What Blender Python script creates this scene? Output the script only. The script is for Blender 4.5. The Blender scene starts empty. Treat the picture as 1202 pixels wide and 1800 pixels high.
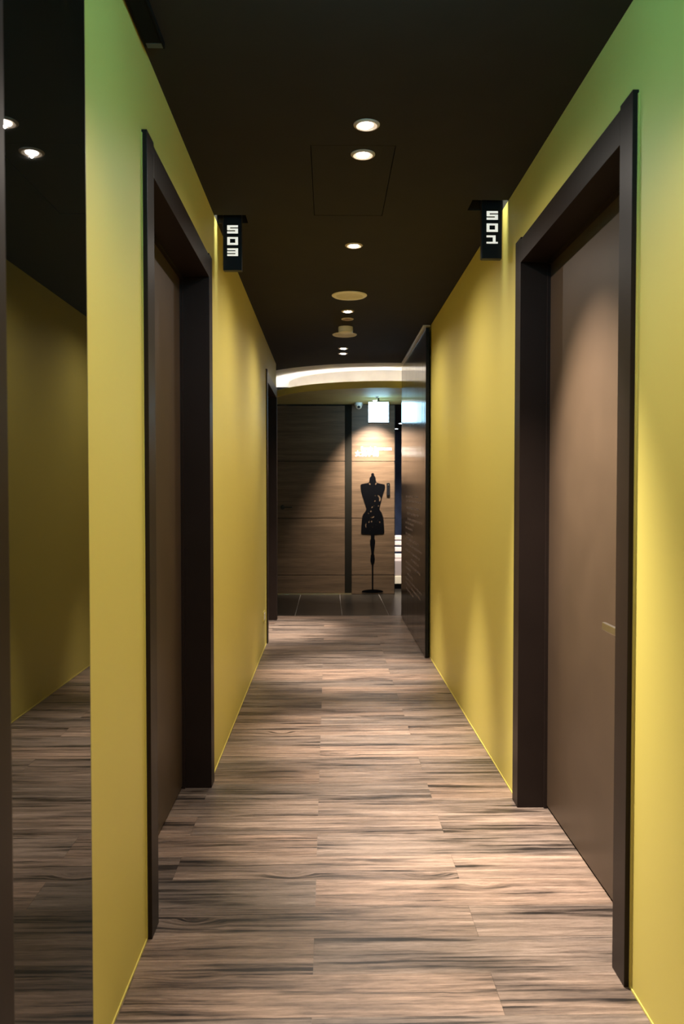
import bpy, bmesh, math, random
from mathutils import Vector, Matrix
random.seed(7)
R = math.radians
SC = bpy.context.scene
COL = SC.collection

# ---------------------------------------------------------------- camera
cam = bpy.data.cameras.new('camera')
cam.sensor_fit = 'VERTICAL'; cam.sensor_height = 36.0; cam.lens = 28.0
cam.clip_start = 0.05
cam.dof.use_dof = True; cam.dof.focus_distance = 3.4; cam.dof.aperture_fstop = 6.0
co = bpy.data.objects.new('camera', cam); COL.objects.link(co)
co.location = (0, 0, 1.25)
co.rotation_euler = (R(90) - math.atan(39 / 1400), 0, -math.atan(24 / 1400))
SC.camera = co

# ---------------------------------------------------------------- world, exposure
w = bpy.data.worlds.new('world'); SC.world = w; w.use_nodes = True
w.node_tree.nodes['Background'].inputs[0].default_value = (0.02, 0.02, 0.025, 1)
w.node_tree.nodes['Background'].inputs[1].default_value = 0.3
vs = SC.view_settings
vs.view_transform = 'Standard'; vs.look = 'None'; vs.gamma = 1.0; vs.use_curve_mapping = False
vs.exposure = 0.0

WARM = (1.0, 0.90, 0.80)
CEIL = 2.465
WL, WR = -0.505, 0.757            # corridor wall faces

# ---------------------------------------------------------------- materials
def new_mat(name):
    m = bpy.data.materials.new(name); m.use_nodes = True
    nt = m.node_tree
    return m, nt, nt.nodes['Principled BSDF']

def nd(nt, kind, **kw):
    n = nt.nodes.new(kind)
    for k, v in kw.items():
        if k in n.inputs: n.inputs[k].default_value = v
        else: setattr(n, k, v)
    return n

def ramp(nt, fac, stops):
    r = nt.nodes.new('ShaderNodeValToRGB')
    el = r.color_ramp.elements
    while len(el) < len(stops): el.new(0.5)
    for e, (p, c) in zip(el, stops):
        e.position = p; e.color = c if len(c) == 4 else (*c, 1)
    nt.links.new(fac, r.inputs[0])
    return r

def mix(nt, mode, fac, a, b):
    n = nt.nodes.new('ShaderNodeMix'); n.data_type = 'RGBA'; n.blend_type = mode
    for s, v in ((0, fac), (6, a), (7, b)):
        if hasattr(v, 'links'): nt.links.new(v, n.inputs[s])
        elif s == 0: n.inputs[0].default_value = v
        else: n.inputs[s].default_value = (*v, 1)
    return n.outputs[2]

def simple(name, col, rough=0.5, metal=0.0, vary=0.08, scale=6.0, bump=0.0, bscale=200.0, spec=0.5, ior=1.5):
    m, nt, p = new_mat(name)
    p.inputs['Roughness'].default_value = rough
    p.inputs['Metallic'].default_value = metal
    p.inputs['Specular IOR Level'].default_value = spec
    p.inputs['IOR'].default_value = ior
    tc = nd(nt, 'ShaderNodeTexCoord')
    nz = nd(nt, 'ShaderNodeTexNoise', Scale=scale, Detail=4.0)
    nt.links.new(tc.outputs['Object'], nz.inputs['Vector'])
    lo = tuple(c * (1 - vary) for c in col); hi = tuple(min(1, c * (1 + vary)) for c in col)
    r = ramp(nt, nz.outputs['Fac'], [(0.3, lo), (0.7, hi)])
    nt.links.new(r.outputs[0], p.inputs['Base Color'])
    if bump:
        n2 = nd(nt, 'ShaderNodeTexNoise', Scale=bscale, Detail=3.0)
        nt.links.new(tc.outputs['Object'], n2.inputs['Vector'])
        b = nd(nt, 'ShaderNodeBump', Strength=bump, Distance=0.002)
        nt.links.new(n2.outputs['Fac'], b.inputs['Height'])
        nt.links.new(b.outputs[0], p.inputs['Normal'])
    return m

def emit(name, col, strength):
    m, nt, p = new_mat(name)
    p.inputs['Base Color'].default_value = (*[c * 0.8 for c in col], 1)
    p.inputs['Emission Color'].default_value = (*col, 1)
    p.inputs['Emission Strength'].default_value = strength
    return m

def plank_mat():
    m, nt, p = new_mat('oak_vinyl')
    L = nt.links
    tc = nd(nt, 'ShaderNodeTexCoord'); oi = nd(nt, 'ShaderNodeObjectInfo')
    cv = nd(nt, 'ShaderNodeVectorMath', operation='SCALE'); cv.inputs[0].default_value = (37.0, 53.0, 71.0)
    L.new(oi.outputs['Random'], cv.inputs['Scale'])
    ad = nd(nt, 'ShaderNodeVectorMath', operation='ADD')
    L.new(tc.outputs['Object'], ad.inputs[0]); L.new(cv.outputs[0], ad.inputs[1])
    # gentle waviness of the grain, stronger around knots
    kn = nd(nt, 'ShaderNodeTexVoronoi', Scale=1.0); kn.inputs['Randomness'].default_value = 1.0
    ks = nd(nt, 'ShaderNodeMapping'); ks.inputs['Scale'].default_value = (2.0, 6.0, 1.0)
    L.new(ad.outputs[0], ks.inputs[0]); L.new(ks.outputs[0], kn.inputs['Vector'])
    knot = ramp(nt, kn.outputs['Distance'], [(0.0, (1, 1, 1)), (0.22, (0, 0, 0))])
    wn = nd(nt, 'ShaderNodeTexNoise', Scale=3.0, Detail=2.0)
    L.new(ad.outputs[0], wn.inputs['Vector'])
    ws = nd(nt, 'ShaderNodeMath', operation='MULTIPLY'); ws.inputs[1].default_value = 0.014
    L.new(wn.outputs['Fac'], ws.inputs[0])
    k2 = nd(nt, 'ShaderNodeMath', operation='MULTIPLY_ADD'); k2.inputs[1].default_value = 0.035
    L.new(knot.outputs[0], k2.inputs[0]); L.new(ws.outputs[0], k2.inputs[2])
    cb = nd(nt, 'ShaderNodeCombineXYZ'); L.new(k2.outputs[0], cb.inputs['Y'])
    ad2 = nd(nt, 'ShaderNodeVectorMath', operation='ADD')
    L.new(ad.outputs[0], ad2.inputs[0]); L.new(cb.outputs[0], ad2.inputs[1])
    def grain(sx, sy, detail=5.0, rough=0.6):
        mp = nd(nt, 'ShaderNodeMapping'); mp.inputs['Scale'].default_value = (sx, sy, 1)
        L.new(ad2.outputs[0], mp.inputs[0])
        n = nd(nt, 'ShaderNodeTexNoise', Scale=1.0, Detail=detail, Roughness=rough)
        L.new(mp.outputs[0], n.inputs['Vector'])
        return n.outputs['Fac']
    g1 = grain(1.6, 42, 8, 0.72); g2 = grain(26, 330, 5, 0.8); g3 = grain(2.0, 62, 6, 0.66); g4 = grain(1.7, 11, 4, 0.55); g5 = grain(5, 150, 6, 0.7)
    base = ramp(nt, g1, [(0.36, (0.140, 0.106, 0.082)), (0.46, (0.195, 0.147, 0.112)), (0.54, (0.248, 0.188, 0.144)), (0.66, (0.345, 0.268, 0.210))])
    c = mix(nt, 'MULTIPLY', 0.85, base.outputs[0], ramp(nt, g2, [(0.36, (0.66, 0.64, 0.62)), (0.60, (1.12, 1.10, 1.09))]).outputs[0])
    c = mix(nt, 'MULTIPLY', 0.75, c, ramp(nt, g5, [(0.38, (0.50, 0.46, 0.43)), (0.48, (1, 1, 1))]).outputs[0])
    mask = ramp(nt, g4, [(0.44, (1, 1, 1)), (0.55, (0.22, 0.22, 0.22))])
    dark = ramp(nt, g3, [(0.40, (0.08, 0.07, 0.065)), (0.435, (0.26, 0.24, 0.22)), (0.475, (0.74, 0.72, 0.70)), (0.53, (1, 1, 1))])
    c = mix(nt, 'MULTIPLY', mask.outputs[0], c, dark.outputs[0])
    g6 = grain(0.9, 85, 3, 0.5)
    c = mix(nt, 'MULTIPLY', 1.0, c, ramp(nt, g6, [(0.285, (0.10, 0.09, 0.085)), (0.315, (0.45, 0.42, 0.40)), (0.345, (1, 1, 1))]).outputs[0])
    c = mix(nt, 'MULTIPLY', 0.8, c, ramp(nt, g4, [(0.40, (0.62, 0.62, 0.64)), (0.56, (1.10, 1.07, 1.04))]).outputs[0])
    tone = ramp(nt, oi.outputs['Random'], [(0.0, (0.82, 0.84, 0.88)), (0.5, (1.0, 0.97, 0.97)), (1.0, (1.2, 1.10, 1.06))])
    c = mix(nt, 'MULTIPLY', 1.0, c, tone.outputs[0])
    c = mix(nt, 'MIX', ramp(nt, kn.outputs['Distance'], [(0.0, (0.9,) * 3), (0.05, (0.6,) * 3), (0.075, (0.15,) * 3), (0.12, (0, 0, 0))]).outputs[0], c, (0.10, 0.07, 0.05))
    L.new(c, p.inputs['Base Color'])
    rr = ramp(nt, g2, [(0.3, (0.44,) * 3), (0.7, (0.34,) * 3)])
    L.new(rr.outputs[0], p.inputs['Roughness'])
    b = nd(nt, 'ShaderNodeBump', Strength=0.22, Distance=0.0012)
    L.new(g2, b.inputs['Height']); L.new(b.outputs[0], p.inputs['Normal'])
    return m

def veneer_mat():
    m, nt, p = new_mat('wood_veneer')
    L = nt.links
    tc = nd(nt, 'ShaderNodeTexCoord'); oi = nd(nt, 'ShaderNodeObjectInfo')
    cv = nd(nt, 'ShaderNodeVectorMath', operation='SCALE'); cv.inputs[0].default_value = (11.0, 13.0, 17.0)
    L.new(oi.outputs['Random'], cv.inputs['Scale'])
    ad = nd(nt, 'ShaderNodeVectorMath', operation='ADD')
    L.new(tc.outputs['Object'], ad.inputs[0]); L.new(cv.outputs[0], ad.inputs[1])
    def g(s):
        mp = nd(nt, 'ShaderNodeMapping'); mp.inputs['Scale'].default_value = s
        L.new(ad.outputs[0], mp.inputs[0])
        n = nd(nt, 'ShaderNodeTexNoise', Scale=1.0, Detail=5.0); L.new(mp.outputs[0], n.inputs['Vector'])
        return n.outputs['Fac']
    r = ramp(nt, g((1.2, 1, 22)), [(0.3, (0.095, 0.057, 0.029)), (0.55, (0.145, 0.088, 0.047)), (0.75, (0.185, 0.115, 0.064))])
    c = mix(nt, 'MULTIPLY', 0.6, r.outputs[0], ramp(nt, g((6, 1, 130)), [(0.35, (0.6, 0.58, 0.55)), (0.6, (1.05,) * 3)]).outputs[0])
    L.new(c, p.inputs['Base Color']); p.inputs['Roughness'].default_value = 0.5
    return m

def wall_mat():
    m, nt, p = new_mat('yellow_paint')
    L = nt.links
    tc = nd(nt, 'ShaderNodeTexCoord')
    n = nd(nt, 'ShaderNodeTexNoise', Scale=1.1, Detail=3.0); L.new(tc.outputs['Object'], n.inputs['Vector'])
    r = ramp(nt, n.outputs['Fac'], [(0.3, (0.64, 0.53, 0.115)), (0.7, (0.67, 0.555, 0.125))])
    L.new(r.outputs[0], p.inputs['Base Color'])
    p.inputs['Roughness'].default_value = 0.55
    n2 = nd(nt, 'ShaderNodeTexNoise', Scale=320.0, Detail=3.0); L.new(tc.outputs['Object'], n2.inputs['Vector'])
    b = nd(nt, 'ShaderNodeBump', Strength=0.12, Distance=0.001)
    L.new(n2.outputs['Fac'], b.inputs['Height']); L.new(b.outputs[0], p.inputs['Normal'])
    return m

def brushed_mat():
    m, nt, p = new_mat('dark_laminate_panel')
    L = nt.links
    tc = nd(nt, 'ShaderNodeTexCoord')
    mp = nd(nt, 'ShaderNodeMapping'); mp.inputs['Scale'].default_value = (1, 16, 0.25)
    L.new(tc.outputs['Object'], mp.inputs[0])
    n = nd(nt, 'ShaderNodeTexNoise', Scale=1.0, Detail=3.0); L.new(mp.outputs[0], n.inputs['Vector'])
    r = ramp(nt, n.outputs['Fac'], [(0.3, (0.020, 0.012, 0.008)), (0.7, (0.032, 0.020, 0.014))])
    L.new(r.outputs[0], p.inputs['Base Color'])
    rr = ramp(nt, n.outputs['Fac'], [(0.3, (0.20,) * 3), (0.7, (0.13,) * 3)])
    L.new(rr.outputs[0], p.inputs['Roughness'])
    b = nd(nt, 'ShaderNodeBump', Strength=0.25, Distance=0.004)
    L.new(n.outputs['Fac'], b.inputs['Height']); L.new(b.outputs[0], p.inputs['Normal'])
    return m

M = {}
M['wall'] = wall_mat()
M['plank'] = plank_mat()
M['veneer'] = veneer_mat()
M['panel'] = brushed_mat()
M['ceiling'] = simple('dark_ceiling_paint', (0.021, 0.0165, 0.011), 0.85, spec=0.25, bump=0.1)
M['frame'] = simple('dark_brown_frame', (0.019, 0.0118, 0.009), 0.42, spec=0.15, bump=0.08, bscale=500)
M['door'] = simple('brown_door_laminate', (0.062, 0.0395, 0.024), 0.42, spec=0.3, bump=0.06, bscale=300)
M['subfloor'] = simple('subfloor', (0.03, 0.022, 0.016), 0.9)
M['black'] = simple('black_plastic', (0.004, 0.004, 0.005), 0.45, spec=0.25)
M['slot'] = simple('black_slot_metal', (0.004, 0.004, 0.004), 0.8, spec=0.1)
M['slot_end_lit'] = simple('slot_end_cap_lit', (0.05, 0.055, 0.06), 0.45)  # lighter and bluish: the light on the end cap is put into its colour
M['matt_black'] = simple('matt_black_plate', (0.0035, 0.0035, 0.004), 0.9, spec=0.0, ior=1.05)
M['black_glass'] = simple('black_mirror_glass', (0.004, 0.005, 0.004), 0.01, vary=0.0, ior=1.50)
M['chrome'] = simple('brushed_steel', (0.62, 0.58, 0.52), 0.28, metal=1.0)
M['dark_metal'] = simple('dark_metal', (0.05, 0.045, 0.04), 0.35, metal=0.8)
M['cream'] = simple('cream_plastic', (0.82, 0.76, 0.62), 0.5)
M['cream_dark'] = simple('cream_grille', (0.66, 0.60, 0.45), 0.6)
M['cream_ring'] = simple('lamp_ring', (0.55, 0.46, 0.36), 0.45)
M['bronze'] = simple('unlit_lamp_glass', (0.26, 0.14, 0.09), 0.35)
M['white'] = simple('white_ceiling_paint', (0.84, 0.81, 0.79), 0.7)
M['dim_white'] = simple('dim_white_paint', (0.50, 0.47, 0.455), 0.7)  # greyed copy of the white paint; the cove face's weaker light is in its colour
M['white_plastic'] = simple('white_plastic', (0.75, 0.74, 0.70), 0.4)
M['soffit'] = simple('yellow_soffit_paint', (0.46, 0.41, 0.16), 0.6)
M['slate'] = simple('dark_slate_tile', (0.022, 0.018, 0.013), 0.3, vary=0.45, scale=5.0)
M['grout'] = simple('tile_grout', (0.20, 0.17, 0.14), 0.8)
M['gold'] = simple('brass_threshold', (0.60, 0.50, 0.30), 0.35, metal=1.0)
M['strip'] = simple('dark_door_frame', (0.010, 0.008, 0.004), 0.7, spec=0.15)
M['letter'] = simple('white_letter', (0.90, 0.86, 0.80), 0.5)
M['engrave'] = simple('engraved_text', (0.24, 0.175, 0.14), 0.5)
M['blue_wall'] = simple('blue_grey_wall', (0.13, 0.15, 0.24), 0.6, vary=0.25)
M['mauve'] = simple('mauve_fabric', (0.30, 0.25, 0.24), 0.8)
M['bench_white'] = simple('white_upholstery', (0.56, 0.49, 0.46), 0.7)
M['bench_cream'] = simple('cream_board', (0.78, 0.70, 0.55), 0.5)
M['lamp'] = emit('lamp_glow', (1.0, 0.93, 0.86), 22.0)
M['lamp_cool'] = emit('lamp_glow_cool', (0.85, 0.93, 1.0), 9.0)
M['digit'] = emit('backlit_digit', (0.86, 0.85, 0.74), 0.85)
M['exit'] = emit('exit_sign_face', (0.42, 0.76, 1.0), 11.0)
M['exit_near'] = emit('exit_sign_face_teal', (0.20, 0.70, 1.0), 32.0)
M['exit_mark'] = emit('exit_sign_mark', (0.75, 0.95, 0.95), 5.2)
M['led'] = emit('led_strip', (1.0, 0.96, 0.97), 24.0)

# ---------------------------------------------------------------- helpers
def bm_box(bm, x0, x1, y0, y1, z0, z1):
    vs_ = [bm.verts.new((x, y, z)) for x in (x0, x1) for y in (y0, y1) for z in (z0, z1)]
    for f in ((0, 1, 3, 2), (4, 6, 7, 5), (0, 4, 5, 1), (2, 3, 7, 6), (0, 2, 6, 4), (1, 5, 7, 3)):
        bm.faces.new([vs_[i] for i in f])

def link(name, me, mat, parent=None, loc=(0, 0, 0)):
    o = bpy.data.objects.new(name, me); COL.objects.link(o)
    if mat is not None and not me.materials: me.materials.append(mat)
    o.location = loc
    if parent: o.parent = parent
    return o

def finish(name, bm, mat, parent=None, loc=(0, 0, 0), bevel=0.0, smooth=False):
    bmesh.ops.recalc_face_normals(bm, faces=bm.faces[:])
    if bevel:
        bmesh.ops.bevel(bm, geom=bm.edges[:], offset=bevel, segments=2, profile=0.6, affect='EDGES', clamp_overlap=True)
    if smooth:
        for f in bm.faces: f.smooth = True
    me = bpy.data.meshes.new(name); bm.to_mesh(me); bm.free()
    o = link(name, me, mat, parent, loc)
    if smooth:
        try: me.set_sharp_from_angle(angle=R(35))
        except Exception: pass
    return o

def box(name, x0, x1, y0, y1, z0, z1, mat, parent=None, bevel=0.0):
    """box given in the parent's space, with its origin at its own centre"""
    c = ((x0 + x1) / 2, (y0 + y1) / 2, (z0 + z1) / 2)
    bm = bmesh.new()
    bm_box(bm, x0 - c[0], x1 - c[0], y0 - c[1], y1 - c[1], z0 - c[2], z1 - c[2])
    return finish(name, bm, mat, parent, c, bevel)

def lathe(name, prof, mat, parent=None, loc=(0, 0, 0), n=48, rot=None):
    """prof: list of (radius, z) revolved about z"""
    bm = bmesh.new(); rings = []
    for r, z in prof:
        if r < 1e-6: rings.append([bm.verts.new((0, 0, z))])
        else: rings.append([bm.verts.new((r * math.cos(2 * math.pi * k / n), r * math.sin(2 * math.pi * k / n), z)) for k in range(n)])
    for a, b in zip(rings, rings[1:]):
        for k in range(n):
            k2 = (k + 1) % n
            if len(a) == 1 and len(b) == 1: continue
            if len(a) == 1: bm.faces.new((a[0], b[k], b[k2]))
            elif len(b) == 1: bm.faces.new((a[k], a[k2], b[0]))
            else: bm.faces.new((a[k], a[k2], b[k2], b[k]))
    o = finish(name, bm, mat, parent, loc, smooth=True)
    if rot: o.rotation_euler = rot
    return o

def plate(name, loops, depth, mat, parent=None, loc=(0, 0, 0)):
    """outline and holes in the x-z plane, made a solid plate of given depth along y"""
    cu = bpy.data.curves.new(name, 'CURVE'); cu.dimensions = '2D'; cu.fill_mode = 'BOTH'; cu.extrude = depth / 2
    for lp in loops:
        s = cu.splines.new('POLY'); s.points.add(len(lp) - 1)
        for q, (x, z) in zip(s.points, lp): q.co = (x, z, 0, 1)
        s.use_cyclic_u = True
    t = bpy.data.objects.new('tmp', cu); COL.objects.link(t)
    me = bpy.data.meshes.new_from_object(t.evaluated_get(bpy.context.evaluated_depsgraph_get()))
    bpy.data.objects.remove(t); bpy.data.curves.remove(cu)
    me.transform(Matrix.Rotation(R(90), 4, 'X'))
    me.name = name
    return link(name, me, mat, parent, loc)

def text_mesh(name, body, size, mat, parent=None, loc=(0, 0, 0), depth=0.003, width=None):
    cu = bpy.data.curves.new(name, 'FONT'); cu.body = body; cu.size = size; cu.extrude = depth / 2
    cu.offset = size * 0.012
    t = bpy.data.objects.new('tmp', cu); COL.objects.link(t)
    me = bpy.data.meshes.new_from_object(t.evaluated_get(bpy.context.evaluated_depsgraph_get()))
    bpy.data.objects.remove(t); bpy.data.curves.remove(cu)
    me.transform(Matrix.Rotation(R(90), 4, 'X'))
    me.name = name
    if width and len(me.vertices):
        xs = [v.co.x for v in me.vertices]; s = width / (max(xs) - min(xs)); x0 = min(xs)
        for v in me.vertices: v.co.x = (v.co.x - x0) * s
    return link(name, me, mat, parent, loc)

def tag(o, label, cat=None, group=None, kind=None):
    o['label'] = label
    if cat: o['category'] = cat
    if group: o['group'] = group
    if kind: o['kind'] = kind
    return o

def thing(name, label, cat, loc=(0, 0, 0), group=None, kind=None):
    o = bpy.data.objects.new(name, None); COL.objects.link(o); o.location = loc
    o.empty_display_size = 0.05
    return tag(o, label, cat, group, kind)

# ================================================================ floor
fl_bm = bmesh.new()
bm_box(fl_bm, -2.8, 3.2, -2.2, 14.2, -0.06, -0.004)
floor = tag(finish('floor', fl_bm, M['grout']), 'brown plank floor of the corridor with dark tiles at its far end', kind='structure')
ROW, PL, Y0, XA, XB = 0.167, 0.92, 2.021, -0.040, 0.420
PX0, PX1, PY1 = -0.66, 0.91, 7.885
k0 = -12
for k in range(k0, 36):
    ya, yb = Y0 + k * ROW, Y0 + (k + 1) * ROW
    if ya >= PY1: break
    yb = min(yb, PY1)
    use_a = (k % 2 == 0) if k <= 10 else (k % 2 == 1)
    j = (XA if use_a else XB) - 3 * PL
    x1lim = PX1 if ya < 7.6 else 2.0
    x0lim = PX0 if ya < 7.55 else -2.0
    while j < x1lim:
        a, b = max(j, x0lim), min(j + PL, x1lim)
        if b - a > 0.02:
            box('plank', a + 0.0003, b - 0.0003, ya + 0.0003, yb - 0.0003, -0.004, 0.0, M['plank'], floor)
        j += PL
# dark slate tiles of the lobby
TX = -0.331
for r, (ya, yb) in enumerate(((7.889, 9.488), (9.492, 11.1))):
    for i in range(-4, 6):
        a = TX + i * 0.467
        if r == 1 and a < 0.3: continue
        box('tile', a + 0.003, a + 0.467 - 0.003, ya, yb, -0.004, 0.0005, M['slate'], floor, 0.0008)

# ================================================================ walls
def wall(name, boxes, label, mat='wall'):
    bm = bmesh.new()
    for b in boxes: bm_box(bm, *b)
    return tag(finish(name, bm, M[mat]), label, kind='structure')

# door openings (outer frame edges) along each side
L1 = (2.19, 3.401); L2 = (6.455, 7.700); L0 = (-0.10, 1.130)
R1 = (1.955, 3.172)
HT = 2.215
wall('wall_left', [(WL - 0.2, WL, -2.2, L0[0], 0, CEIL), (WL - 0.2, WL, *L0, HT, CEIL),
                   (WL - 0.2, WL, L0[1], L1[0], 0, CEIL), (WL - 0.2, WL, *L1, HT, CEIL),
                   (WL - 0.2, WL, L1[1], L2[0], 0, CEIL), (WL - 0.2, WL, *L2, HT, CEIL),
                   (WL - 0.2, WL, L2[1], 7.745, 0, CEIL),
                   (-2.8, WL - 0.2, 7.60, 7.745, 0, CEIL)],
     'yellow painted left wall of the corridor')
wall('wall_right', [(WR, WR + 0.2, -2.2, R1[0], 0, CEIL), (WR, WR + 0.2, *R1, HT, CEIL),
                    (WR, WR + 0.2, R1[1], 7.86, 0, CEIL), (WR + 0.2, 3.2, 7.70, 7.86, 0, CEIL)],
     'yellow painted right wall of the corridor')
wall('wall_end', [(WL - 0.2, WR + 0.2, -2.4, -2.2, 0, CEIL)], 'dark wall behind the viewpoint', 'ceiling')
wall('wall_lobby', [(-3.0, -2.8, 7.6, 9.9, 0, CEIL), (3.2, 3.4, 7.7, 14.4, 0, CEIL)], 'side walls of the lobby', 'blue_wall')
wall('wall_passage', [(0.0, 3.2, 14.2, 14.4, 0, CEIL), (-0.2, 0.0, 9.9, 14.4, 0, CEIL)], 'blue grey wall seen through the slit right of the wood panelling', 'blue_wall')
for nm, x0, x1 in (('baseboard_left', WL, WL + 0.003), ('baseboard_right', WR - 0.0025, WR)):
    bm = bmesh.new()
    segs = ((L0[1], L1[0]), (L1[1], L2[0])) if x0 < 0 else ((-2.2, R1[0]), (R1[1], 5.86))
    for a, b in segs: bm_box(bm, x0, x1, a, b, 0.0005, 0.006)
    tag(finish(nm, bm, M['wall']), 'thin yellow bead of sealant along the foot of the wall', kind='structure')

# ================================================================ ceiling
CX, CY = 0.60, 9.18               # centre of the round lowered ceiling in the lobby
SLOT_L = (WL, -0.365, 3.567, 3.672); SLOT_R = (0.605, WR, 3.366, 3.490)
HATCH = (-0.063, 0.240, 2.845, 3.565)
bm = bmesh.new()
def grid_slab(bm, x0, x1, y0, y1, z0, z1, holes):
    xs = sorted({x0, x1, *[h[0] for h in holes], *[h[1] for h in holes]})
    ys = sorted({y0, y1, *[h[2] for h in holes], *[h[3] for h in holes]})
    for xa, xb in zip(xs, xs[1:]):
        for ya, yb in zip(ys, ys[1:]):
            cx, cy = (xa + xb) / 2, (ya + yb) / 2
            if any(h[0] < cx < h[1] and h[2] < cy < h[3] for h in holes): continue
            bm_box(bm, xa, xb, ya, yb, z0, z1)
grid_slab(bm, WL, WR, -2.2, 4.0, CEIL, CEIL + 0.10, [SLOT_L, SLOT_R, HATCH])
bm_box(bm, WL - 0.2, WL, -2.2, 7.0, CEIL, CEIL + 0.10); bm_box(bm, WR, WR + 0.2, -2.2, 7.0, CEIL, CEIL + 0.10)
bm_box(bm, WL, WR, 4.0, 7.0, CEIL, CEIL + 0.10)
bm_box(bm, -3.0, 3.4, -2.4, 14.4, CEIL + 0.10, CEIL + 0.14)
# dark ceiling around the round cove: radial strips between the arc and the rectangle
RO = 1.53
def ray_rect(a, x0, x1, y0, y1):
    dx, dy = math.cos(a), math.sin(a); t = 1e9
    if dx > 1e-9: t = min(t, (x1 - CX) / dx)
    if dx < -1e-9: t = min(t, (x0 - CX) / dx)
    if dy > 1e-9: t = min(t, (y1 - CY) / dy)
    if dy < -1e-9: t = min(t, (y0 - CY) / dy)
    return t
N = 160
for k in range(N):
    a, b = 2 * math.pi * k / N, 2 * math.pi * (k + 1) / N
    pts = [(CX + RO * math.cos(a), CY + RO * math.sin(a)), (CX + RO * math.cos(b), CY + RO * math.sin(b))]
    ta, tb = ray_rect(a, -3.0, 3.4, 7.0, 14.4), ray_rect(b, -3.0, 3.4, 7.0, 14.4)
    pts += [(CX + tb * math.cos(b), CY + tb * math.sin(b)), (CX + ta * math.cos(a), CY + ta * math.sin(a))]
    lo = [bm.verts.new((x, y, CEIL)) for x, y in pts]; hi = [bm.verts.new((x, y, CEIL + 0.1)) for x, y in pts]
    bm.faces.new(lo); bm.faces.new(hi[::-1])
    for q in range(4): bm.faces.new((lo[q], lo[(q + 1) % 4], hi[(q + 1) % 4], hi[q]))
ceiling = tag(finish('ceiling', bm, M['ceiling']), 'dark brown painted corridor ceiling', kind='structure')

def arc_prism(name, r0, r1, z0, z1, mat, parent, ymax=9.488, n=220):
    """ring segment (r0 may be 0) cut off straight at the back wall"""
    bm = bmesh.new()
    for k in range(n):
        a, b = 2 * math.pi * k / n, 2 * math.pi * (k + 1) / n
        p = []
        for r, t in ((r0, a), (r1, a), (r1, b), (r0, b)):
            p.append((CX + r * math.cos(t), min(ymax, CY + r * math.sin(t))))
        if all(abs(q[1] - ymax) < 1e-9 for q in p): continue
        if r0 == 0: p = p[:3]
        area = sum(p[i][0] * p[(i + 1) % len(p)][1] - p[(i + 1) % len(p)][0] * p[i][1] for i in range(len(p)))
        if abs(area) < 1e-7: continue
        lo = [bm.verts.new((x, y, z0)) for x, y in p]; hi = [bm.verts.new((x, y, z1)) for x, y in p]
        bm.faces.new(lo[::-1]); bm.faces.new(hi)
        for q in range(len(p)):
            q2 = (q + 1) % len(p)
            bm.faces.new((lo[q], lo[q2], hi[q2], hi[q]))
    bmesh.ops.remove_doubles(bm, verts=bm.verts[:], dist=1e-5)
    return finish(name, bm, mat, parent)
SOF = 2.264
tag(arc_prism('cove_ceiling', 1.04, RO, CEIL, CEIL + 0.09, M['white'], ceiling), 'white curved ring of ceiling washed by hidden light')
tag(arc_prism('cove_face', 1.02, 1.05, SOF + 0.02, CEIL + 0.09, M['dim_white'], ceiling), 'white curved upright face inside the light cove')
tag(arc_prism('cove_fascia', 1.222, 1.24, SOF, SOF + 0.068, M['wall'], ceiling), 'yellow green curved lip of the light cove')
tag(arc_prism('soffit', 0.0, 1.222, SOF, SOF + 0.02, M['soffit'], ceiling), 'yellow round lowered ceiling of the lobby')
tag(arc_prism('light_strip', 1.190, 1.212, SOF + 0.0205, SOF + 0.0225, M['led'], ceiling), 'warm white light strip lying in the cove')
box('passage_ceiling', 0.1, 3.2, 9.9, 14.2, 2.30, 2.34, M['ceiling'], ceiling)

hatch = tag(box('access_hatch', HATCH[0] + 0.003, HATCH[1] - 0.003, HATCH[2] + 0.003, HATCH[3] - 0.003, CEIL + 0.0005, CEIL + 0.02, M['ceiling']),
            'square dark access hatch set flush in the ceiling around the second downlight', 'hatch')

# slot with an end cap coloured as if lit, above the viewpoint on the left
sl = thing('ceiling_slot', 'long narrow black slot fitting on the ceiling beside the left wall', 'vent', (-0.47, 1.6, CEIL))
box('slot_body', -0.021, 0.021, -0.60, 0.585, -0.014, 0.0, M['slot'], sl, 0.001)
box('end_cap', -0.021, 0.021, 0.587, 0.610, -0.014, 0.0, M['slot_end_lit'], sl, 0.001)
box('side_rail', -0.028, -0.022, -0.60, 0.610, -0.010, 0.0, M['slot'], sl)
box('side_rail', 0.022, 0.026, -0.60, 0.610, -0.016, 0.0, M['slot'], sl)

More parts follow.
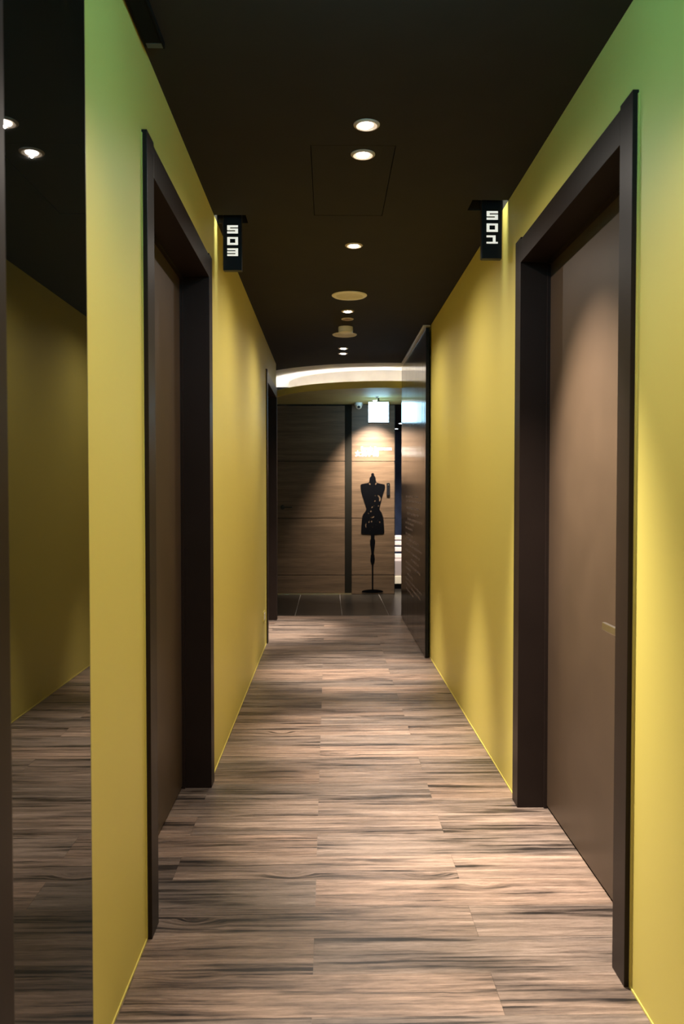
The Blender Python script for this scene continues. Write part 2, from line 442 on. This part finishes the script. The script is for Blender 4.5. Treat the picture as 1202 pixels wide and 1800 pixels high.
# ================================================================ flush doors
def flush_door(n, side, face, wallx, leafx, y0, y1, label, handle_y, leaf_col='door', jw=0.085):
    """side -1 left, +1 right; face = corridor face of the casing, leafx = face of the door leaf"""
    root = thing('door_%d' % n, label, None, (face, (y0 + y1) / 2, 0), kind='structure')
    def B(name, xa, xb, ya, yb, za, zb, mat, parent=root, bevel=0.0):
        X0, X1 = sorted((xa - face, xb - face)); c = (y0 + y1) / 2
        return box(name, X0, X1, ya - c, yb - c, za, zb, mat, parent, bevel)
    back = leafx + side * 0.05
    B('jamb', face, back, y0, y0 + jw, 0.0, HT + 0.010, M['frame'], bevel=0.0012)
    B('jamb', face, back, y1 - jw, y1, 0.0, HT + 0.010, M['frame'], bevel=0.0012)
    B('header', face, back, y0 + jw, y1 - jw, 2.127, HT, M['frame'], bevel=0.0012)
    B('door_stop', leafx - side * 0.012, leafx, y1 - jw - 0.010, y1 - jw, 0.0, 2.127, M['frame'])
    B('door_stop', leafx - side * 0.012, leafx, y0 + jw + 0.010, y1 - jw - 0.010, 2.117, 2.127, M['frame'])
    leaf = B('door_leaf', leafx, leafx + side * 0.042, y0 + jw + 0.003, y1 - jw - 0.003, 0.011, 2.123, M[leaf_col], bevel=0.001)
    B('backing', leafx + side * 0.043, back, y0 + jw, y1 - jw, 0.0, 2.127, M['black'])
    for yy in (y0 - 0.005, y1):
        B('sealant_bead', wallx - side * 0.003, wallx, yy, yy + 0.005, 0.0, HT, M['wall'])
    # lever handle
    c = (y0 + y1) / 2; zc = 0.853
    hx, hy = leafx - face, handle_y - c
    xs = sorted((hx - side * 0.048, hx - side * 0.060))
    h = box('handle', xs[0], xs[1], hy - 0.010, hy + 0.125, zc - 0.011, zc + 0.012, M['chrome'], root, 0.003)
    h['label'] = 'brushed steel lever handle'
    o = (side * 0.054, -0.0575, -0.0005)
    lathe('rose', [(0.0, 0.009), (0.021, 0.009), (0.024, 0.006), (0.024, 0.0), (0.0, 0.0)], M['chrome'], h, o, 32, (0, R(-90) * side, 0))
    lathe('spindle', [(0.0, 0.0475), (0.009, 0.0475), (0.009, 0.0095), (0.0, 0.0095)], M['chrome'], h, o, 24, (0, R(-90) * side, 0))
    lathe('lock_rose', [(0.0, 0.006), (0.018, 0.006), (0.021, 0.003), (0.021, 0.0), (0.0, 0.0)], M['chrome'], root,
          (leafx - face, handle_y - c, zc - 0.09), 28, (0, R(-90) * side, 0))
    return root
flush_door(1, -1, WL + 0.015, WL, -0.611, *L1, 'dark brown flush door in a deep brown casing on the left wall by the 503 sign', 2.425)
flush_door(2, 1, WR - 0.015, WR, 0.857, *R1, 'brown flush door with steel lever in a deep brown casing on the right wall by the 501 sign', 2.175)
flush_door(3, -1, WL + 0.013, WL, -0.600, *L2, 'dark brown cased door at the far end of the left wall', 6.70)
flush_door(4, -1, WL + 0.055, WL, -0.600, *L0, 'dark brown casing at the left edge of the view, nearest to it', 0.2)

# black glass mirror panel on the near left wall
mr = thing('mirror_panel', 'tall black mirror glass panel on the left wall, reflecting wall and floor', 'mirror', (-0.491, 1.38, 0))
box('backing_board', -0.0135, 0.014, -0.245, 0.186, 0.0, CEIL - 0.002, M['black'], mr)
box('glass', 0.0145, 0.021, -0.245, 0.190, 0.001, CEIL - 0.003, M['black_glass'], mr, 0.0006)
box('edge_trim', -0.0135, 0.0205, 0.1905, 0.1935, 0.0, CEIL - 0.002, M['dark_metal'], mr)

# ================================================================ room number signs
def digit_boxes(ch):
    """unit cell 0..1 wide, 0..1 high -> rectangles"""
    if ch == '5': return [(0, 1, .75, 1), (0, .26, .60, .75), (0, 1, .40, .60), (.74, 1, .25, .40), (0, 1, 0, .25)]
    if ch == '0': return [(0, 1, .78, 1), (0, .25, .26, .78), (.75, 1, .26, .78), (0, 1, 0, .26)]
    if ch == '3': return [(0, 1, .76, 1), (.76, 1, .61, .76), (0, 1, .39, .61), (.76, 1, .24, .39), (0, 1, 0, .24)]
    return [(0, .80, .77, 1), (.56, .80, .2, .77), (0, 1, 0, .2)]
def room_sign(x0, x1, y, digits, label):
    cx = (x0 + x1) / 2
    r = thing('room_sign', label, 'sign', (cx, y, 2.232))
    hw = (x1 - x0) / 2
    box('sign_box', -hw, hw, 0, 0.032, 0, 0.268, M['black'], r, 0.001)
    box('edge_strip', -hw - 0.0022, -hw - 0.0002, 0.001, 0.031, 0.002, 0.266, M['dark_metal'], r)
    box('hanger', -0.008, 0.008, 0.008, 0.024, 0.268, CEIL + 0.10 - 2.232, M['chrome'], r)
    for ch, (z0, z1) in zip(digits, ((0.163, 0.199), (0.112, 0.147), (0.063, 0.097))):
        bm = bmesh.new()
        for a, b, c, d in digit_boxes(ch):
            bm_box(bm, -0.0235 + a * 0.048, -0.0235 + b * 0.048, -0.0012, 0.0, z0 + c * (z1 - z0), z0 + d * (z1 - z0))
        finish('digit', bm, M['digit'], r)
    return r
room_sign(-0.468, -0.387, 3.60, '503', 'small black hanging sign with white digits 503 by the left wall')
room_sign(0.653, 0.737, 3.40, '501', 'small black hanging sign with white digits 501 by the right wall')
# the little light in each slot that grazes the wall below it
for nm, x, y, tilt, dy in (('left', WL + 0.013, 3.6195, -1, 0.085), ('right', WR - 0.013, 3.428, 1, 0.095)):
    t = thing('slot_light', 'small light hidden in the ceiling slot, grazing the %s wall' % nm, 'light', (x, y, CEIL + 0.085))
    box('housing', -0.009, 0.009, -0.045, 0.045, 0.002, 0.014, M['black'], t)
    ld = bpy.data.lights.new('slot_light', 'AREA'); ld.shape = 'RECTANGLE'; ld.size = 0.016; ld.size_y = dy
    ld.energy = 0.20; ld.color = (0.95, 1.0, 0.85); ld.spread = R(20)
    lo = bpy.data.objects.new('slot_beam', ld); COL.objects.link(lo); lo.parent = t
    lo.rotation_euler = (0, R(-3) * tilt, 0)

# ================================================================ downlights
def downlight(x, y, energy, aim=(0, 0), tilt=(0, 0), lit=True, label='', cone=160, blend=1.0, soft=0.005, core=36, core_gain=16.0, rad=0.044, zc=CEIL):
    r = thing('downlight', label, 'ceiling light', (x, y, zc))
    lathe('ring', [(rad * 0.70, 0.0), (rad * 0.72, -0.004), (rad * 0.80, -0.006), (rad * 0.94, -0.0045), (rad, -0.0015), (rad, 0.0)], M['cream_ring'], r)
    lathe('baffle', [(rad * 0.72, -0.0035), (rad * 0.60, -0.002), (rad * 0.48, -0.0015)], M['cream_ring'] if lit else M['bronze'], r)
    lathe('lamp', [(0.0, -0.008), (rad * 0.36, -0.0072), (rad * 0.50, -0.0045), (rad * 0.54, 0.0), (0.0, 0.0)],
          M['lamp'] if lit else M['bronze'], r, (0, 0, -0.001), 40, (R(tilt[0]), R(tilt[1]), 0))
    if lit:
        for size, e, k in ((cone, energy, 0.2), (core, energy * core_gain, 1.0)):
            ld = bpy.data.lights.new('downlight_beam', 'SPOT'); ld.energy = e; ld.color = WARM
            ld.spot_size = R(size); ld.spot_blend = blend; ld.shadow_soft_size = soft
            lo = bpy.data.objects.new('downlight_beam', ld); COL.objects.link(lo); lo.parent = r
            lo.location = (0, 0, -0.015 - soft * 0.2)
            d = Vector((aim[0] * k, aim[1] * k, -1.0))
            lo.rotation_euler = d.to_track_quat('-Z', 'Y').to_euler()
    return r
downlight(0.128, 2.684, 20, (0.43, -0.12), (0, -8), core=60, core_gain=33.0, label='nearest round downlight in the ceiling, its bulb tilted to the right')
downlight(0.126, 2.919, 36, (0.06, 0.0), (0, 0), label='lit downlight set in the near edge of the ceiling hatch')
downlight(0.128, 3.994, 48, (0.06, 0.0), label='lit downlight between the ceiling hatch and the big cream speaker')
downlight(0.132, 5.452, 50, (0.02, 0.0), label='lit downlight just beyond the big cream ceiling speaker')
downlight(0.137, 5.700, 0, lit=False, label='unlit brown downlight in front of the smoke detector')
downlight(0.128, 6.872, 50, (-0.24, 0.04), (0, 6), cone=96, core_gain=10.0, label='nearer of the two lit downlights before the curved cove')
downlight(0.131, 7.125, 50, (-0.26, 0.04), (0, 6), cone=96, core_gain=9.0, label='farther of the two lit downlights before the curved cove')
downlight(0.128, 1.45, 60, cone=128, core_gain=8.0, label='downlight over the viewpoint, outside the view')
downlight(0.128, 0.10, 30, label='downlight behind the viewpoint, outside the view')
# downlight of the lobby that washes the wood panel
downlight(0.53, 9.05, 2, (0.0, 0.50), label='lobby downlight hidden behind the exit sign', cone=110, blend=1.0, soft=0.03, core=76, core_gain=205.0, zc=SOF)
downlight(1.42, 9.30, 40, (-0.35, 0.5), label='added unseen downlight behind the sliding panel, brightening the bench', zc=SOF)  # added lamp, put in out of view to brighten the bench

# ================================================================ ceiling speakers and smoke detector
sp = thing('ceiling_speaker', 'large round cream ceiling speaker, the nearer of two', 'speaker', (0.132, 5.010, CEIL))
lathe('rim', [(0.083, -0.004), (0.088, -0.009), (0.100, -0.009), (0.110, -0.003), (0.110, 0.0)], M['cream'], sp, n=64)
lathe('grille', [(0.0, -0.0045), (0.083, -0.004), (0.083, 0.0)], M['cream_dark'], sp, n=64)
sp = thing('ceiling_speaker', 'flat round cream ceiling plate behind the smoke detector', 'speaker', (0.128, 6.268, CEIL))
lathe('rim', [(0.082, -0.004), (0.086, -0.007), (0.092, -0.006), (0.096, -0.002), (0.096, 0.0)], M['cream'], sp, n=64)
lathe('grille', [(0.0, -0.006), (0.082, -0.005), (0.082, 0.0)], M['cream_dark'], sp, n=64)
sm = thing('smoke_detector', 'white drum shaped smoke detector hanging from the ceiling', 'smoke detector', (0.130, 5.98, CEIL))
lathe('base', [(0.0, -0.001), (0.054, -0.001), (0.055, -0.030), (0.053, -0.034), (0.0, -0.034)], M['white_plastic'], sm)
lathe('sensor_cap', [(0.048, -0.034), (0.046, -0.044), (0.030, -0.048), (0.0, -0.049)], M['cream'], sm)
lathe('sensor_ring', [(0.052, -0.0345), (0.054, -0.040), (0.050, -0.041), (0.049, -0.0345)], M['white_plastic'], sm)

# ================================================================ engraved sliding panel on the right
pn = thing('sliding_panel', 'tall dark brown sliding panel with faint lettering on the right wall', 'panel', (0.7295, 6.84, 0))
PF = -0.0125
box('board', PF, 0.0125, -0.965, 0.965, 0.006, 2.440, M['panel'], pn, 0.001)
box('edge_band', PF + 0.001, 0.0115, -0.968, -0.9655, 0.006, 2.440, M['black'], pn)
bm = bmesh.new()
for z, ya, yb in [(1.19, 6.35, 7.35), (1.15, 6.10, 7.35), (1.09, 6.30, 7.30), (1.04, 6.30, 7.25), (0.99, 6.10, 7.2), (0.95, 6.70, 7.38),
                  (0.905, 6.75, 7.38), (0.85, 6.75, 7.38), (0.81, 6.3, 7.35), (0.76, 6.1, 7.3), (0.70, 6.25, 7.36), (0.645, 6.3, 6.9),
                  (0.587, 6.2, 7.35), (0.54, 6.9, 7.35), (0.49, 6.75, 7.2), (0.44, 6.1, 7.36), (0.395, 6.2, 7.36), (0.347, 6.7, 7.30)]:
    y = yb
    while y > ya:
        wd = random.uniform(0.016, 0.036)
        h = 0.010
        for q in range(2):
            zz = z + random.uniform(-h, h * 0.4)
            bm_box(bm, PF - 0.0008, PF, y - wd - 6.84, y - 6.84, zz, zz + 0.005)
        bm_box(bm, PF - 0.0008, PF, y - wd * 0.6 - 6.84, y - wd * 0.45 - 6.84, z - h, z + h)
        y -= wd + random.choice((0.008, 0.008, 0.012, 0.03))
finish('lettering', bm, M['engrave'], pn)['kind'] = 'stuff'
rail = box('rail', -0.030, 0.022, -0.94, 0.78, CEIL - 0.010, CEIL, M['white_plastic'], pn, 0.001)
rail['label'] = 'thin pale rail on the ceiling above the panel'

# ================================================================ back wall of the lobby
BY = 9.50
wb = bmesh.new()
bm_box(wb, -3.0, 0.785, BY + 0.02, 9.9, 0, CEIL)
wallb = tag(finish('wall_back', wb, M['black']), 'wood veneered wall at the end of the corridor', kind='structure')
zs = [0.0, 0.230, 0.911, 1.589, SOF]
for x0, x1 in ((0.279, 0.790), (-2.8, -0.66)):
    for a, b in zip(zs, zs[1:]):
        box('veneer_panel', x0, x1, BY, BY + 0.019, a + 0.004, b - 0.004, M['veneer'], wallb, 0.0012)
box('edge_strip', 0.7905, 0.7955, BY - 0.004, 9.9, 0, SOF, M['black'], wallb)
d5 = thing('door_5', 'wood veneered flush door at the end of the corridor, left of the dress form', None, (-0.22, BY, 0), kind='structure')
box('frame', 0.417, 0.498, 0.004, 0.019, 0.0, SOF, M['strip'], d5, 0.001)
box('frame', -0.43, -0.39, 0.004, 0.019, 0.0, SOF, M['strip'], d5, 0.001)
for a, b in zip(zs, zs[1:]):
    box('veneer_panel', -0.388, 0.4155, 0.0, 0.019, max(a, 0.014) + 0.004, b - 0.004 - (0.012 if b == SOF else 0), M['veneer'], d5, 0.0012)
box('threshold', -0.40, 0.498, -0.012, 0.019, 0.0, 0.013, M['gold'], d5, 0.001)
hd = box('handle', -0.325, -0.210, -0.055, -0.043, 1.034, 1.052, M['dark_metal'], d5, 0.003)
hd['label'] = 'dark metal lever handle'
lathe('rose', [(0.0, 0.010), (0.024, 0.010), (0.027, 0.006), (0.027, 0.0), (0.0, 0.0)], M['dark_metal'], hd, (-0.0575, 0.049, 0), 28, (R(90), 0, 0))
lathe('spindle', [(0.0, 0.043), (0.009, 0.043), (0.009, 0.010), (0.0, 0.010)], M['dark_metal'], hd, (-0.0475, 0.049, 0), 20, (R(90), 0, 0))

# ---- dress form: a flat black cut-out on the wall
def c1(x, y):                      # crop of the photograph used for measuring -> wall metres
    return (0.53 + (620 + x / 13.85 - 655) * 0.00679, 1.25 + (861 - (820 + y / 13.85)) * 0.00679)
def c3(x, y):
    return (0.53 + (620 + x / 15.03 - 655) * 0.00679, 1.25 + (861 - (940 + y / 15.03)) * 0.00679 + 0.004)
def ell(cx, cy, rx, ry, rot=0, n=14):
    out = []
    for k in range(n):
        t = 2 * math.pi * k / n; a, b = rx * math.cos(t), ry * math.sin(t)
        out.append(c1(cx + a * math.cos(R(rot)) - b * math.sin(R(rot)), cy + a * math.sin(R(rot)) + b * math.cos(R(rot))))
    return out
df = thing('dress_form', 'flat black dress form silhouette with cut-out flowers on the wood panel', 'wall figure', (0, BY - 0.0022, 0))
torso = [(482, 160), (505, 168), (518, 190), (516, 222), (536, 245), (552, 275), (555, 320), (566, 360), (570, 388), (600, 402), (650, 415), (700, 424),
         (760, 434), (778, 446), (784, 490), (773, 560), (752, 620), (730, 690), (708, 760), (690, 840), (672, 920), (655, 990), (646, 1045), (668, 1080),
         (695, 1115), (718, 1165), (738, 1230), (748, 1310), (757, 1400), (764, 1520), (768, 1625), (740, 1642), (600, 1652), (482, 1655), (350, 1652),
         (225, 1642), (200, 1628), (202, 1540), (208, 1430), (216, 1330), (228, 1230), (250, 1165), (290, 1115), (318, 1070), (330, 1040), (320, 990),
         (300, 930), (280, 870), (258, 800), (232, 720), (208, 630), (192, 550), (185, 480), (190, 446), (215, 430), (300, 412), (360, 400), (398, 385),
         (402, 345), (406, 300), (418, 262), (446, 238), (448, 215), (444, 190), (458, 168)]
holes = [ell(410, 420, 20, 30, -28), ell(560, 415, 18, 34, 28), ell(545, 702, 18, 13, -25),
         [c1(*q) for q in ((595, 675), (620, 682), (645, 705), (668, 735), (682, 770), (678, 815), (655, 850), (640, 850), (636, 815), (642, 778), (628, 740), (605, 712))],
         ell(535, 832, 19, 26, 10), ell(622, 950, 17, 20), ell(468, 982, 16, 28, 15), ell(510, 945, 9, 12), ell(440, 1082, 18, 32, 15), ell(378, 1138, 22, 17, 15),
         [c1(*q) for q in ((412, 1226), (450, 1222), (490, 1200), (520, 1186), (518, 1225), (500, 1252), (470, 1262), (432, 1252))],
         ell(396, 1340, 13, 36, 22), ell(458, 1332, 11, 34, 5), ell(610, 1308, 11, 15, -20), ell(655, 1346, 14, 26, -15),
         [c1(*q) for q in ((332, 1352), (308, 1390), (300, 1430), (310, 1478), (336, 1506), (326, 1462), (324, 1420), (330, 1385))],
         ell(486, 1476, 10, 12), ell(560, 1420, 7, 16, 20), ell(420, 1560, 8, 14, 40)]
plate('torso', [[c1(*q) for q in torso]] + holes, 0.004, M['matt_black'], df)
stand = [(475, -60), (575, -60), (575, 130), (592, 155), (590, 230), (575, 350), (562, 450), (558, 530), (572, 548), (575, 600), (583, 655), (576, 720), (560, 778), (545, 785),
         (545, 1470), (503, 1470), (503, 785), (488, 778), (472, 720), (465, 655), (472, 600), (474, 548), (490, 530), (484, 450), (470, 350), (456, 230), (455, 155), (475, 130)]
plate('stand', [[c3(*q) for q in stand]], 0.0035, M['matt_black'], df)
bs = []
for k in range(40):
    t = 2 * math.pi * k / 40
    bs.append(c3(521 + 285 * math.cos(t), 1518 + 52 * math.sin(t) * (1.1 if math.sin(t) < 0 else 0.75)))
plate('base', [bs], 0.003, M['matt_black'], df)

bx = thing('wall_switch', 'small narrow black box on the wood panel right of the dress form', 'switch', (0.713, BY, 1.257))
box('body', -0.019, 0.019, -0.014, 0.0, -0.075, 0.075, M['black'], bx, 0.002)
box('sensor', -0.004, 0.010, -0.0155, -0.0142, 0.045, 0.057, M['chrome'], bx)

lt = thing('wall_lettering', 'raised white words and characters on the wood panel above the dress form', 'lettering', (0, BY - 0.002, 0))
text_mesh('english_words', 'Female Restroom', 0.062, M['letter'], lt, (0.390, 0, 1.722), 0.004, 0.362)
text_mesh('chinese_words', '女洗手間', 0.072, M['letter'], lt, (0.320, 0, 1.655), 0.004, 0.275)

# ================================================================ exit signs, camera dome
def exit_sign(loc, face_mat, label, hang_z):
    r = thing('exit_sign', label, 'exit sign', loc)
    box('housing', -0.112, 0.112, -0.016, 0.016, -0.006, 0.012, M['dark_metal'], r, 0.002)
    box('lit_face', -0.110, 0.110, -0.014, 0.014, 0.0125, 0.232, face_mat, r, 0.003)
    box('top_bar', -0.112, 0.112, -0.016, 0.016, 0.2325, 0.242, M['white_plastic'], r, 0.002)
    box('hanger', -0.008, 0.008, -0.006, 0.006, 0.2425, hang_z - loc[2], M['dark_metal'], r)
    man = [(-.02, .20), (.0, .205), (.005, .185), (.03, .18), (.045, .155), (.035, .15), (.02, .165), (.01, .14), (.03, .12), (.025, .085), (.012, .085), (.014, .112),
           (-.012, .125), (-.03, .09), (-.055, .09), (-.055, .10), (-.036, .104), (-.022, .14), (-.018, .16), (-.038, .15), (-.05, .165), (-.042, .172), (-.02, .178)]
    plate('running_figure', [man], 0.001, M['exit_mark'], r, (0.0, -0.0147, 0.0))
    return r
exit_sign((0.556, 8.84, 1.985), M['exit'], 'bright square exit sign hanging from the lobby ceiling', SOF)
exit_sign((0.126, 1.35, 2.20), M['exit_near'], 'exit sign hanging over the viewpoint, outside the view', CEIL)

dc = thing('dome_camera', 'small white dome camera under the lobby ceiling left of the exit sign', 'camera', (0.354, 9.30, SOF))
lathe('base', [(0.0, 0.0), (0.047, 0.0), (0.048, -0.026), (0.045, -0.030), (0.0, -0.030)], M['white_plastic'], dc)
lathe('dome', [(0.040, -0.030), (0.038, -0.048), (0.029, -0.064), (0.015, -0.073), (0.0, -0.076)], M['cream'], dc)
lathe('lens', [(0.0, 0.008), (0.016, 0.006), (0.017, 0.0)], M['black'], dc, (0.0, -0.030, -0.052), 24, (R(108), 0, 0))
mt = thing('ceiling_sensor', 'small dark sensor on the lobby ceiling above the exit sign', 'sensor', (0.53, 8.70, SOF))
lathe('plate', [(0.022, 0.0), (0.022, -0.004), (0.018, -0.006), (0.0, -0.006)], M['white_plastic'], mt)
lathe('eye', [(0.012, -0.006), (0.011, -0.012), (0.0, -0.014)], M['black'], mt)

# ================================================================ seen through the slit on the right
be = thing('white_bench', 'white slatted bench with black plinth seen in the slit right of the wood panel', 'bench', (1.15, 10.0, 0))
box('plinth', -0.40, 0.40, 0.0, 0.45, 0.0, 0.065, M['black'], be)
box('base_board', -0.42, 0.42, -0.02, 0.47, 0.066, 0.165, M['bench_cream'], be, 0.006)
box('seat_block', -0.40, 0.40, 0.0, 0.45, 0.166, 0.36, M['mauve'], be, 0.01)
for z in (0.362, 0.450, 0.530, 0.600):
    box('slat', -0.41, 0.41, 0.30, 0.36, z, z + 0.058, M['bench_white'], be, 0.01)
for lb, x, y in (('nearer lit downlight seen through the slit right of the wood panel', 1.155, 12.6), ('farther lit downlight seen through the slit right of the wood panel', 1.155, 13.7)):
    r = thing('passage_downlight', lb, 'ceiling light', (x, y, 2.30))
    lathe('ring', [(0.040, -0.004), (0.055, -0.005), (0.060, 0.0)], M['white_plastic'], r)
    lathe('lamp', [(0.0, -0.008), (0.040, -0.005), (0.040, 0.0)], M['lamp_cool'], r)
ld = bpy.data.lights.new('passage_beam', 'SPOT'); ld.energy = 90; ld.color = (0.80, 0.88, 1.0); ld.spot_size = R(130); ld.spot_blend = 1; ld.shadow_soft_size = 0.05
lo = bpy.data.objects.new('passage_beam', ld); COL.objects.link(lo); lo.location = (1.155, 12.6, 2.26); lo.parent = None

# ================================================================ wall socket on the far left wall
so = thing('wall_socket', 'small yellow socket plate low on the left wall before the far door', 'socket', (WL, 6.20, 0.265))
box('plate', 0.0, 0.006, -0.060, 0.060, -0.038, 0.038, M['wall'], so, 0.0015)
box('rocker', 0.006, 0.010, -0.045, 0.045, -0.026, 0.026, M['cream'], so, 0.001)

# repeats share a group
for o in COL.objects:
    if o.parent is None:
        k = o.name.split('.')[0]
        g = {'downlight': 'round downlights along the ceiling', 'room_sign': 'black room number signs hanging from the ceiling',
             'exit_sign': 'lit exit signs hanging from the ceiling', 'ceiling_speaker': 'round cream ceiling plates',
             'slot_light': 'small lights in the ceiling slots', 'passage_downlight': 'downlights seen through the slit'}.get(k)
        if g: o['group'] = g
